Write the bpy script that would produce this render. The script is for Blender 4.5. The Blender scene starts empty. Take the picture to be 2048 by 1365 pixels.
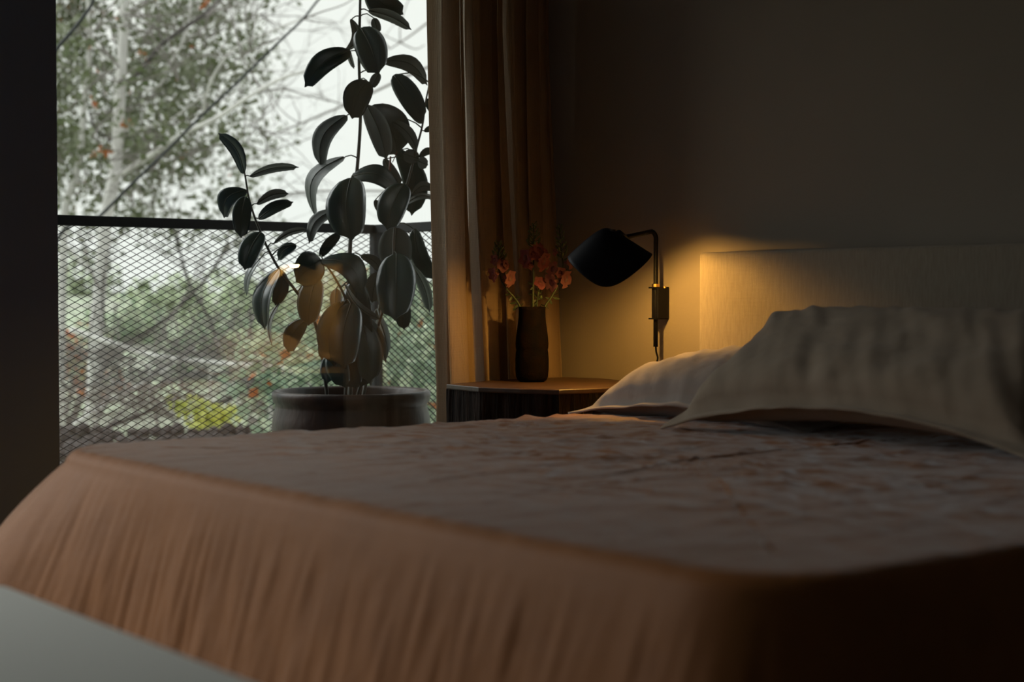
import bpy, bmesh, math, random
from mathutils import Vector, Matrix, noise
import numpy as np
random.seed(7); rng = np.random.default_rng(7)
PI = math.pi
S = bpy.context.scene
C = S.collection

# ------------------------------------------------------------------ camera
# Room axes: +X runs towards the headboard wall, +Y towards the window wall, Z up (floor 0).
F = 3200.0; PITCH = math.atan(94.5 / F); YAW = math.radians(38.3)
CAM = Vector((0.0, 0.0, 0.92))
cd = bpy.data.cameras.new('camera'); cam = bpy.data.objects.new('camera', cd); C.objects.link(cam)
cd.sensor_width = 36.0; cd.lens = F / 2048 * 36.0
cam.location = CAM; cam.rotation_euler = (PI / 2 - PITCH, 0, -YAW)
cd.dof.use_dof = True; cd.dof.focus_distance = 4.75; cd.dof.aperture_fstop = 2.6
cd.clip_start = 0.05; cd.clip_end = 500
S.camera = cam

# ------------------------------------------------------------------ sky, exposure
S.view_settings.view_transform = 'Standard'; S.view_settings.look = 'None'
S.view_settings.gamma = 1.0; S.view_settings.use_curve_mapping = False
S.view_settings.exposure = 0.0
w = bpy.data.worlds.new('overcast_sky'); S.world = w; w.use_nodes = True
wn = w.node_tree; bg = wn.nodes['Background']
wt = wn.nodes.new('ShaderNodeTexCoord'); wno = wn.nodes.new('ShaderNodeTexNoise'); wno.inputs['Scale'].default_value = 1.6
wr = wn.nodes.new('ShaderNodeValToRGB')
wr.color_ramp.elements[0].position = 0.35; wr.color_ramp.elements[0].color = (0.70, 0.735, 0.70, 1)
wr.color_ramp.elements[1].position = 0.65; wr.color_ramp.elements[1].color = (0.75, 0.755, 0.705, 1)
wn.links.new(wt.outputs['Generated'], wno.inputs['Vector']); wn.links.new(wno.outputs['Fac'], wr.inputs['Fac'])
wn.links.new(wr.outputs['Color'], bg.inputs['Color'])
bg.inputs['Strength'].default_value = 1.42
BULB_STRENGTH = 880.0; BULB_COLOR = (1.0, 0.54, 0.11)
sl = bpy.data.lights.new('added_soft_sun', 'SUN'); sl.energy = 2.5; sl.angle = math.radians(50); sl.color = (0.97, 1.0, 1.0)  # wide soft sun added to lift room and garden beyond the plain sky
so_ = bpy.data.objects.new('added_soft_sun', sl); C.objects.link(so_)
so_.rotation_euler = Vector((-0.50, 0.66, 0.70)).to_track_quat('Z', 'Y').to_euler()
S.cycles.max_bounces = 10; S.cycles.transparent_max_bounces = 24; S.cycles.sample_clamp_indirect = 4.0

# ------------------------------------------------------------------ pixel -> room helpers
FWD = Vector((math.sin(YAW), math.cos(YAW), 0)); RIGHT = Vector((math.cos(YAW), -math.sin(YAW), 0)); UP = Vector((0, 0, 1))
def ray(px, py):
    u = (px - 1024) / F; v = (682.5 - py) / F
    f = FWD * math.cos(PITCH) - UP * math.sin(PITCH); up = UP * math.cos(PITCH) + FWD * math.sin(PITCH)
    return f + RIGHT * u + up * v
def at(px, py, d): r = ray(px, py); return CAM + r * (d / r.dot(FWD))
def at_x(px, py, X): r = ray(px, py); return CAM + r * (X / r.x)
def at_y(px, py, Y): r = ray(px, py); return CAM + r * (Y / r.y)
def at_z(px, py, Z): r = ray(px, py); return CAM + r * ((Z - CAM.z) / r.z)

# ------------------------------------------------------------------ materials
def mat(name, color, rough=0.7, metal=0.0, spec=0.5, sheen=0.0, sheen_rough=0.4, sheen_tint=(1, 1, 1), coat=0.0, ior=1.5,
        var=None, var_scale=4.0, var_detail=4.0, bump=0.0, bump_scale=60.0, stretch=(1, 1, 1), emit=None, emit_s=0.0, transl=0.0, transl_col=None, weave=0.0, weave_scale=700.0):
    m = bpy.data.materials.new(name); m.use_nodes = True
    nt = m.node_tree; b = nt.nodes['Principled BSDF']
    b.inputs['Base Color'].default_value = (*color, 1); b.inputs['Roughness'].default_value = rough
    b.inputs['Metallic'].default_value = metal; b.inputs['Specular IOR Level'].default_value = spec
    b.inputs['IOR'].default_value = ior
    b.inputs['Coat Weight'].default_value = coat
    b.inputs['Sheen Weight'].default_value = sheen; b.inputs['Sheen Roughness'].default_value = sheen_rough
    b.inputs['Sheen Tint'].default_value = (*sheen_tint, 1)
    tc = nt.nodes.new('ShaderNodeTexCoord'); mp = nt.nodes.new('ShaderNodeMapping'); mp.inputs['Scale'].default_value = stretch
    nt.links.new(tc.outputs['Object'], mp.inputs['Vector'])
    colsock = None
    if var:
        n = nt.nodes.new('ShaderNodeTexNoise'); n.inputs['Scale'].default_value = var_scale; n.inputs['Detail'].default_value = var_detail
        nt.links.new(mp.outputs['Vector'], n.inputs['Vector'])
        r = nt.nodes.new('ShaderNodeValToRGB'); r.color_ramp.elements[0].position = 0.36; r.color_ramp.elements[1].position = 0.66
        r.color_ramp.elements[0].color = (*color, 1); r.color_ramp.elements[1].color = (*var, 1)
        nt.links.new(n.outputs['Fac'], r.inputs['Fac']); nt.links.new(r.outputs['Color'], b.inputs['Base Color']); colsock = r.outputs['Color']
    last = None
    if bump:
        n = nt.nodes.new('ShaderNodeTexNoise'); n.inputs['Scale'].default_value = bump_scale; n.inputs['Detail'].default_value = 5
        nt.links.new(mp.outputs['Vector'], n.inputs['Vector'])
        bp = nt.nodes.new('ShaderNodeBump'); bp.inputs['Strength'].default_value = bump; bp.inputs['Distance'].default_value = 0.01
        nt.links.new(n.outputs['Fac'], bp.inputs['Height']); last = bp
    if weave:
        for ax in (0, 2):
            wv = nt.nodes.new('ShaderNodeTexWave'); wv.wave_type = 'BANDS'; wv.bands_direction = 'XYZ'[ax]
            if ax == 0: wv.bands_direction = 'Y'
            wv.inputs['Scale'].default_value = weave_scale / 6.28; wv.inputs['Distortion'].default_value = 3.0
            wv.inputs['Detail'].default_value = 2.0; wv.inputs['Detail Scale'].default_value = 0.6
            nt.links.new(tc.outputs['Object'], wv.inputs['Vector'])
            bp = nt.nodes.new('ShaderNodeBump'); bp.inputs['Strength'].default_value = weave; bp.inputs['Distance'].default_value = 0.002
            nt.links.new(wv.outputs['Fac'], bp.inputs['Height'])
            if last: nt.links.new(last.outputs['Normal'], bp.inputs['Normal'])
            last = bp
    if last: nt.links.new(last.outputs['Normal'], b.inputs['Normal'])
    if emit: b.inputs['Emission Color'].default_value = (*emit, 1); b.inputs['Emission Strength'].default_value = emit_s
    if transl:
        t = nt.nodes.new('ShaderNodeBsdfTranslucent'); t.inputs['Color'].default_value = (*(transl_col or color), 1)
        mx = nt.nodes.new('ShaderNodeMixShader'); mx.inputs['Fac'].default_value = transl
        if colsock and not transl_col: nt.links.new(colsock, t.inputs['Color'])
        if last: nt.links.new(last.outputs['Normal'], t.inputs['Normal'])
        nt.links.new(b.outputs[0], mx.inputs[1]); nt.links.new(t.outputs[0], mx.inputs[2])
        nt.links.new(mx.outputs[0], nt.nodes['Material Output'].inputs['Surface'])
    return m

M = {}
M['plaster'] = mat('wall_plaster', (0.28, 0.235, 0.195), 0.9, spec=0.15, var=(0.255, 0.215, 0.178), var_scale=1.3, bump=0.06, bump_scale=90)
M['darkwall'] = mat('dark_painted_wall', (0.16, 0.21, 0.33), 0.85, spec=0.2, bump=0.05, bump_scale=60)
M['coolwall'] = mat('pale_cool_paint', (0.48, 0.53, 0.64), 0.9, spec=0.1)
M['floor'] = mat('oak_floor', (0.13, 0.085, 0.055), 0.55, var=(0.09, 0.055, 0.035), var_scale=5, stretch=(0.6, 8, 1))
M['ceiling'] = mat('ceiling_paint', (0.42, 0.40, 0.37), 0.9, spec=0.1)
M['black_metal'] = mat('black_metal', (0.005, 0.005, 0.007), 0.5, spec=0.12)
M['steel_frame'] = mat('dark_steel_frame', (0.02, 0.022, 0.025), 0.5, spec=0.4)
M['rail_steel'] = mat('weathered_rail_steel', (0.012, 0.015, 0.017), 0.7, spec=0.2, var=(0.02, 0.024, 0.026), var_scale=60, bump=0.2, bump_scale=200)
M['brass'] = mat('brass', (0.80, 0.50, 0.16), 0.3, metal=1.0)
M['shade_in'] = mat('white_shade_lining', (0.80, 0.76, 0.68), 0.6)
M['bulb'] = mat('lit_bulb', (1, 0.9, 0.7), 0.5, emit=BULB_COLOR, emit_s=BULB_STRENGTH)
M['socket'] = mat('lamp_socket', (0.05, 0.045, 0.04), 0.4)
M['headboard'] = mat('headboard_linen', (0.36, 0.30, 0.235), 0.9, spec=0.1, sheen=0.2, var=(0.31, 0.255, 0.20), var_scale=220, stretch=(1, 1, 0.12), bump=0.12, bump_scale=300, weave=0.5, weave_scale=900)
M['pillow'] = mat('pillow_linen', (0.38, 0.31, 0.27), 0.9, spec=0.1, sheen=0.35, sheen_rough=0.5, var=(0.34, 0.27, 0.23), var_scale=14, bump=0.25, bump_scale=38, stretch=(1, 1, 0.4), weave=0.25, weave_scale=800)
M['pillow_b'] = mat('front_pillow_linen', (0.33, 0.255, 0.19), 0.9, spec=0.1, sheen=0.15, sheen_rough=0.5, var=(0.29, 0.22, 0.16), var_scale=14, bump=0.25, bump_scale=38, stretch=(1, 1, 0.4), weave=0.25, weave_scale=800)
M['spread'] = mat('terracotta_linen', (0.36, 0.135, 0.038), 0.58, spec=0.5, ior=1.32, sheen=0.88, sheen_rough=0.23, sheen_tint=(0.9, 0.95, 1.0), var=(0.32, 0.118, 0.032), var_scale=9, bump=0.14, bump_scale=26, weave=0.12, weave_scale=600)
M['mattress'] = mat('mattress_ticking', (0.5, 0.48, 0.44), 0.9)
M['bedframe'] = mat('dark_bed_wood', (0.05, 0.032, 0.02), 0.5)
M['bench'] = mat('pale_grey_fabric', (0.80, 0.80, 0.74), 0.85, spec=0.2, sheen=0.3, bump=0.08, bump_scale=90)
M['walnut'] = mat('walnut_leg', (0.07, 0.04, 0.02), 0.45)
M['curtain'] = mat('curtain_linen', (0.42, 0.305, 0.20), 0.95, spec=0.05, var=(0.36, 0.255, 0.165), var_scale=140, stretch=(1, 1, 0.06), bump=0.15, bump_scale=170, transl=0.45, transl_col=(0.86, 0.74, 0.60), weave=0.35, weave_scale=900)
M['stump'] = mat('rough_stump_wood', (0.028, 0.017, 0.012), 0.85, spec=0.08, var=(0.008, 0.006, 0.005), var_scale=22, stretch=(3.2, 3.2, 0.35), bump=0.9, bump_scale=40)
M['stump_top'] = mat('polished_stump_top', (0.075, 0.036, 0.016), 0.45, var=(0.035, 0.016, 0.007), var_scale=16, stretch=(1, 1, 1), bump=0.12, bump_scale=50)
M['vase'] = mat('matte_black_ceramic', (0.002, 0.002, 0.003), 0.85, spec=0.03, var=(0.006, 0.003, 0.002), var_scale=30, bump=0.3, bump_scale=60)
M['stem'] = mat('flower_stem', (0.035, 0.05, 0.018), 0.6, transl=0.15)
M['bud'] = mat('flower_bud', (0.12, 0.16, 0.06), 0.6, transl=0.3)
M['petal'] = mat('pink_petal', (0.30, 0.075, 0.095), 0.8, var=(0.36, 0.13, 0.12), var_scale=40, transl=0.45, sheen=0.2)
M['petal_b'] = mat('peach_petal', (0.36, 0.15, 0.14), 0.8, var=(0.30, 0.10, 0.11), var_scale=40, transl=0.45, sheen=0.2)
M['pot'] = mat('glazed_brown_pot', (0.010, 0.006, 0.005), 0.4, spec=0.35, var=(0.06, 0.024, 0.010), var_scale=7, var_detail=8, stretch=(1, 1, 0.5), bump=0.25, bump_scale=30)
M['soil'] = mat('potting_soil', (0.02, 0.014, 0.01), 0.95, bump=1.0, bump_scale=50)
M['leaf_top'] = mat('rubber_leaf_top', (0.017, 0.036, 0.032), 0.28, spec=0.7, var=(0.022, 0.045, 0.032), var_scale=20, transl=0.05, transl_col=(0.05, 0.09, 0.03))
M['leaf_back'] = mat('rubber_leaf_underside', (0.14, 0.155, 0.14), 0.5, spec=0.4, var=(0.11, 0.125, 0.11), var_scale=20, transl=0.10, transl_col=(0.09, 0.11, 0.07))
M['leaf_rib'] = mat('leaf_midrib', (0.035, 0.05, 0.03), 0.5)
M['plant_stem'] = mat('rubber_plant_stem', (0.045, 0.055, 0.045), 0.6, var=(0.09, 0.07, 0.055), var_scale=30)
M['shoot'] = mat('red_leaf_sheath', (0.16, 0.035, 0.02), 0.5)
M['glass'] = None
M['bark_pale'] = mat('pale_bark', (0.80, 0.78, 0.76), 0.9, var=(0.60, 0.58, 0.57), var_scale=6, stretch=(1, 1, 0.4), bump=0.4, bump_scale=20)
M['bark_dark'] = mat('dark_bark', (0.13, 0.115, 0.11), 0.9, var=(0.075, 0.068, 0.065), var_scale=8, bump=0.4, bump_scale=20)
M['twig'] = mat('grey_twig', (0.25, 0.225, 0.215), 0.9)
M['cable'] = mat('black_cable', (0.015, 0.018, 0.018), 0.6)
def leafm(n, a, b, t=0.35): return mat(n, a, 0.6, var=b, var_scale=3.0, transl=t, spec=0.3)
M['f_green'] = leafm('tree_leaves', (0.15, 0.175, 0.10), (0.31, 0.33, 0.24))
M['f_olive'] = leafm('olive_leaves', (0.17, 0.19, 0.10), (0.10, 0.13, 0.06))
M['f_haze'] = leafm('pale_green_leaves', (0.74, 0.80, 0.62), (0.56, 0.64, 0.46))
M['f_deep'] = leafm('deep_green_leaves', (0.24, 0.33, 0.23), (0.42, 0.50, 0.38))
M['f_yellow'] = leafm('yellow_green_leaves', (0.90, 0.90, 0.34), (0.66, 0.74, 0.26))
M['f_red'] = leafm('red_autumn_leaves', (0.62, 0.17, 0.09), (0.66, 0.36, 0.15))
M['f_orange'] = leafm('orange_dry_leaf', (0.38, 0.12, 0.04), (0.42, 0.18, 0.07))
M['ground'] = mat('garden_ground', (0.46, 0.54, 0.38), 1.0, var=(0.36, 0.33, 0.31), var_scale=1.1, var_detail=8, bump=1.0, bump_scale=8)
M['stone'] = mat('dark_garden_stone', (0.075, 0.065, 0.062), 0.9, var=(0.14, 0.12, 0.115), var_scale=6, bump=0.6, bump_scale=20)
M['pale_wood'] = mat('bleached_wood', (0.88, 0.87, 0.84), 0.85, var=(0.75, 0.73, 0.70), var_scale=6)
M['deck'] = mat('balcony_concrete', (0.16, 0.155, 0.15), 0.9, var=(0.11, 0.105, 0.10), var_scale=5)

g = bpy.data.materials.new('window_glass'); g.use_nodes = True; nt = g.node_tree; nt.nodes.clear()
o_ = nt.nodes.new('ShaderNodeOutputMaterial'); mx = nt.nodes.new('ShaderNodeMixShader'); tr = nt.nodes.new('ShaderNodeBsdfTransparent')
gl = nt.nodes.new('ShaderNodeBsdfGlossy'); gl.inputs['Roughness'].default_value = 0.0; gl.inputs['Color'].default_value = (1, 1, 1, 1)
lw = nt.nodes.new('ShaderNodeLayerWeight'); lw.inputs['Blend'].default_value = 0.5; pw = nt.nodes.new('ShaderNodeMath'); pw.operation = 'POWER'; pw.inputs[1].default_value = 5.0
fr = nt.nodes.new('ShaderNodeMath'); fr.operation = 'MULTIPLY_ADD'; fr.inputs[1].default_value = 0.945; fr.inputs[2].default_value = 0.055   # double glazing: two surfaces per side
nt.links.new(lw.outputs['Facing'], pw.inputs[0]); nt.links.new(pw.outputs[0], fr.inputs[0]); tr.inputs['Color'].default_value = (0.985, 0.995, 0.99, 1)
nt.links.new(fr.outputs[0], mx.inputs[0]); nt.links.new(tr.outputs[0], mx.inputs[1]); nt.links.new(gl.outputs[0], mx.inputs[2]); nt.links.new(mx.outputs[0], o_.inputs[0])
M['glass'] = g

# ------------------------------------------------------------------ object helpers
def tag(o, label, cat=None, group=None, kind=None):
    if label: o['label'] = label
    if cat: o['category'] = cat
    if group: o['group'] = group
    if kind: o['kind'] = kind
    return o
def empty(name, loc, label=None, cat=None, group=None, kind=None):
    o = bpy.data.objects.new(name, None); C.objects.link(o); o.location = loc; o.empty_display_size = 0.1
    return tag(o, label, cat, group, kind)
ORIGIN = {}
def wloc(o):
    v = Vector((0, 0, 0))
    while o: v += o.location; o = o.parent
    return v
def mesh_obj(name, verts, faces, mats, parent=None, smooth=False, midx=None, origin=None):
    me = bpy.data.meshes.new(name)
    base = wloc(parent) if parent else Vector((0, 0, 0))
    loc = Vector(origin) - base if origin is not None else Vector((0, 0, 0))
    off = base + loc
    me.from_pydata([(v[0] - off.x, v[1] - off.y, v[2] - off.z) for v in verts], [], faces)
    for m_ in (mats if isinstance(mats, (list, tuple)) else [mats]): me.materials.append(m_)
    if midx: me.polygons.foreach_set('material_index', midx)
    if smooth: me.polygons.foreach_set('use_smooth', [True] * len(me.polygons))
    me.update()
    o = bpy.data.objects.new(name, me); C.objects.link(o); o.location = loc
    if parent: o.parent = parent
    return o
class MB:
    def __init__(s): s.v = []; s.f = []; s.m = []
    def add(s, v, f, m=0):
        k = len(s.v); s.v += [tuple(a) for a in v]; s.f += [tuple(i + k for i in q) for q in f]; s.m += [m] * len(f); return s
    def box(s, a, b, m=0):
        x0, y0, z0 = a; x1, y1, z1 = b
        return s.add([(x0, y0, z0), (x1, y0, z0), (x1, y1, z0), (x0, y1, z0), (x0, y0, z1), (x1, y0, z1), (x1, y1, z1), (x0, y1, z1)],
                     [(0, 3, 2, 1), (4, 5, 6, 7), (0, 1, 5, 4), (1, 2, 6, 5), (2, 3, 7, 6), (3, 0, 4, 7)], m)
    def tube(s, pts, rad, n=8, m=0, cap=True):
        pts = [Vector(p) for p in pts]; N = len(pts)
        if not hasattr(rad, '__len__'): rad = [rad] * N
        up = None; V = []; Fc = []
        for i, p in enumerate(pts):
            t = (pts[min(i + 1, N - 1)] - pts[max(i - 1, 0)]).normalized()
            if up is None: up = t.orthogonal().normalized()
            up = (up - t * up.dot(t)).normalized(); sd = t.cross(up)
            for k in range(n):
                a = 2 * PI * k / n; V.append(p + (up * math.cos(a) + sd * math.sin(a)) * rad[i])
        for i in range(N - 1):
            for k in range(n):
                Fc.append((i * n + k, i * n + (k + 1) % n, (i + 1) * n + (k + 1) % n, (i + 1) * n + k))
        if cap: Fc.append(tuple(range(n))[::-1]); Fc.append(tuple((N - 1) * n + k for k in range(n)))
        return s.add(V, Fc, m)
    def lathe(s, c, prof, n=40, m=0, cap=True):
        V = []; Fc = []
        for (r, z) in prof:
            for k in range(n):
                a = 2 * PI * k / n; V.append((c[0] + r * math.cos(a), c[1] + r * math.sin(a), c[2] + z))
        for i in range(len(prof) - 1):
            for k in range(n): Fc.append((i * n + k, i * n + (k + 1) % n, (i + 1) * n + (k + 1) % n, (i + 1) * n + k))
        if cap: Fc.append(tuple(range(n))[::-1]); Fc.append(tuple((len(prof) - 1) * n + k for k in range(n)))
        return s.add(V, Fc, m)
    def build(s, name, mats, parent=None, smooth=False, origin=None):
        return mesh_obj(name, s.v, s.f, mats, parent, smooth, s.m, origin)
def bevel(o, wd=0.004, seg=2):
    b = o.modifiers.new('bevel', 'BEVEL'); b.width = wd; b.segments = seg; b.limit_method = 'ANGLE'
    return o
def curve_pts(pts, k=8):
    """Catmull-Rom through pts."""
    P = [Vector(p) for p in pts]; P = [P[0] * 2 - P[1]] + P + [P[-1] * 2 - P[-2]]; out = []
    for i in range(1, len(P) - 2):
        for j in range(k):
            t = j / k; a, b, c, d = P[i - 1:i + 3]
            out.append(0.5 * ((2 * b) + (c - a) * t + (2 * a - 5 * b + 4 * c - d) * t * t + (3 * b - a - 3 * c + d) * t ** 3))
    out.append(P[-2]); return out
def lerp(a, b, t): return a + (b - a) * t

# ------------------------------------------------------------------ the room
WX, WY = 3.315, 4.18          # headboard wall plane, glass plane
WI = 4.06                     # inner face of the window wall
X0, Y0, H = -2.4, -2.2, 2.65
def struct(name, a, b, m, label=None):
    o = MB().box(a, b).build(name, m); o['kind'] = 'structure'
    if label: o['label'] = label
    return o
struct('floor', (X0, Y0, -0.15), (WX + 0.2, WY + 0.1, 0), M['floor'], 'dark timber bedroom floor below the bed')
struct('ceiling', (X0, Y0, H), (WX + 0.2, WY + 0.12, H + 0.15), M['ceiling'], 'plain ceiling above the room')
struct('wall_right', (WX, Y0, 0), (WX + 0.2, WY + 0.12, H), M['plaster'], 'taupe plaster wall carrying headboard and reading lamp')
struct('wall_back', (X0 - 0.2, Y0 - 0.2, 0), (WX + 0.2, Y0, H), M['coolwall'], 'pale wall behind the camera')
struct('wall_left', (X0 - 0.2, Y0, 0), (X0, WY + 0.12, H), M['coolwall'], 'pale wall opposite the headboard')
# window wall: window_1 beside the curtain, a dark column, window_2 beyond it
CX1 = at_y(116, 500, 4.06).x          # right edge of the column
CX0 = CX1 - 0.42
W1 = 3.08
struct('wall_window', (W1, WI, 0), (WX, WY + 0.12, H), M['plaster'], 'narrow plaster return between window and corner')
struct('wall_column', (CX0, WI, 0), (CX1, WY + 0.12, H), M['darkwall'], 'black wall column at the left edge of the window')
struct('wall_window_end', (X0, WI, 0), (-1.9, WY + 0.12, H), M['darkwall'], 'dark window wall beside the far glass door')
struct('trim_1', (-1.9, WI, 2.45), (W1, WY + 0.12, H), M['darkwall'], 'dark header above the windows')
struct('baseboard_right', (WX - 0.015, Y0, 0), (WX, WI, 0.09), M['plaster'], 'low painted baseboard under the lamp wall')
def window(name, xa, xb, label):
    r = empty(name, (lerp(xa, xb, .5), WY, 0), label, kind='structure')
    f = MB(); z0, z1, t = 0.0, 2.45, 0.045
    f.box((xa, WY - 0.03, z0), (xb, WY + 0.04, z0 + t)); f.box((xa, WY - 0.03, z1 - t), (xb, WY + 0.04, z1))
    f.box((xa, WY - 0.03, z0 + t), (xa + 0.002 + t * .5, WY + 0.04, z1 - t)); f.box((xb - t * .5, WY - 0.03, z0 + t), (xb, WY + 0.04, z1 - t))
    f.build('window_frame', M['steel_frame'], r)
    MB().box((xa + .02, WY - 0.004, z0 + t), (xb - .02, WY + 0.004, z1 - t)).build('pane', M['glass'], r)
    return r
window('window_1', CX1, W1, 'tall clear glass window left of the curtain')
window('window_2', -1.9, CX0, 'second glass door past the black column')

# ------------------------------------------------------------------ balcony and railing
RY = 5.10; RX = at_y(752, 500, RY).x
struct('wall_added_sunblock', (CX0 + .03, WY + 0.12, -0.004), (CX1 - .06, RY - 0.03, 2.62), M['darkwall'], 'unseen dark fin added behind the column to block side sun')  # hidden fin, added to keep slanting sun out of the near window
struct('slab_added_shade', (0.5, WY + 0.12, 2.62), (RX + 0.5, RY + 0.35, 2.80), M['deck'], 'unseen slab added over the balcony to shade the window')  # out of view, added to keep sun off lamp wall and plant
struct('floor_balcony', (-2.2, WY + 0.12, -0.12), (RX + 0.06, RY + 0.06, -0.005), M['deck'], 'concrete balcony floor under the plant pot')
RT = at_y(740, 450, RY).z; rb = at_y(740, 467, RY).z
rail = empty('balcony_railing', (0.4, RY, 0), 'dark steel balcony railing filled with diamond expanded mesh', 'railing')
tz = RT - 0.034
bevel(MB().box((-2.1, RY - 0.018, tz), (RX + 0.018, RY + 0.018, RT)).build('top_rail', M['rail_steel'], rail), 0.003)
bevel(MB().box((RX - 0.018, WY + 0.13, tz), (RX + 0.018, RY - 0.018, RT)).build('top_rail', M['rail_steel'], rail), 0.003)
MB().box((-2.1, RY - 0.012, 0.05), (RX - 0.018, RY + 0.012, 0.08)).build('bottom_rail', M['rail_steel'], rail)
MB().box((RX - 0.012, WY + 0.13, 0.05), (RX + 0.012, RY - 0.018, 0.08)).build('bottom_rail', M['rail_steel'], rail)
for px_ in (-2.08, RX): MB().box((px_ - 0.018, RY - 0.017, -0.004), (px_ + 0.018, RY + 0.017, tz)).build('corner_post' if px_ > 0 else 'post', M['rail_steel'], rail)
MB().box((RX - 0.017, WY + 0.14, -0.004), (RX + 0.017, WY + 0.17, tz)).build('post', M['rail_steel'], rail)
def exmesh(a0, a1, z0, z1, put, name):
    """Expanded metal: zigzag strands, each diamond edge a slanted flat bar."""
    P, Q = 0.0445, 0.0232; mb = MB(); t = 0.0012; dpt = 0.0022
    ncol = int((a1 - a0) / (P / 2)); nrow = int((z1 - z0) / (Q / 2))
    for fam in (1, -1):
        for k in range(-nrow - nrow % 2, ncol + nrow, 2):
            s0 = 0; s1 = nrow
            if fam == 1: s0 = max(0, -k); s1 = min(nrow, ncol - k)
            else: s0 = max(0, k - ncol); s1 = min(nrow, k)
            if s1 - s0 < 1: continue
            A = (a0 + (k + fam * s0) * P / 2, z0 + s0 * Q / 2); B = (a0 + (k + fam * s1) * P / 2, z0 + s1 * Q / 2)
            V = []
            for (aa, zz) in (A, B):
                for (dz, dy) in ((-t, -dpt), (t, -dpt * .2), (t, dpt), (-t, dpt * .2)): V.append(put(aa, zz + dz * 0.9, dy))
            mb.add(V, [(0, 1, 5, 4), (1, 2, 6, 5), (2, 3, 7, 6), (3, 0, 4, 7)])
    o = mb.build(name, M['rail_steel'], rail); o['kind'] = 'stuff'; return o
exmesh(-2.06, RX - 0.018, 0.08, tz, lambda a, z, y: (a, RY + y, z), 'mesh_panel')
exmesh(WY + 0.17, RY - 0.018, 0.08, tz, lambda a, z, y: (RX + y, a, z), 'mesh_panel')

# ------------------------------------------------------------------ bed
BX0, BX1, BY0, BY1, BT = 1.30, 3.215, 1.175, 3.19, 0.60
bed = empty('bed', (2.25, 2.2, 0), 'wide low bed with a pale linen upholstered headboard against the wall', 'bed')
def rbox(name, a, b, m, r, parent, seg=4):
    o = MB().box(a, b).build(name, m, parent, smooth=True); bevel(o, r, seg); return o
rbox('mattress', (BX0 + .03, BY0 + .03, 0.33), (BX1 - .005, BY1 - .03, 0.592), M['mattress'], 0.05, bed)
rbox('bed_base', (BX0 + .05, BY0 + .05, 0.12), (BX1 - .005, BY1 - .05, 0.33), M['bedframe'], 0.01, bed)
for x in (BX0 + .1, BX1 - .15):
    for y in (BY0 + .12, BY1 - .12):
        MB().box((x, y - .03, 0), (x + .06, y + .03, 0.12)).build('leg', M['bedframe'], bed)
hz = at_x(1500, 502, 3.215).z
hb = rbox('headboard', (3.215, 1.02, 0.12), (3.30, 3.222, hz), M['headboard'], 0.011, bed, 4)
hb['label'] = 'oatmeal linen upholstered headboard'
zt = hz - 0.004
pip = [(3.2185, 1.05, zt - .018), (3.2185, 3.20, zt - .018)]
MB().tube([(3.221, 1.04, zt - .006), (3.221, 3.203, zt - .006), (3.221, 3.2165, zt - .02), (3.221, 3.2165, 0.2)], 0.0035, 6).build('piping', M['headboard'], hb, smooth=True)

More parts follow.
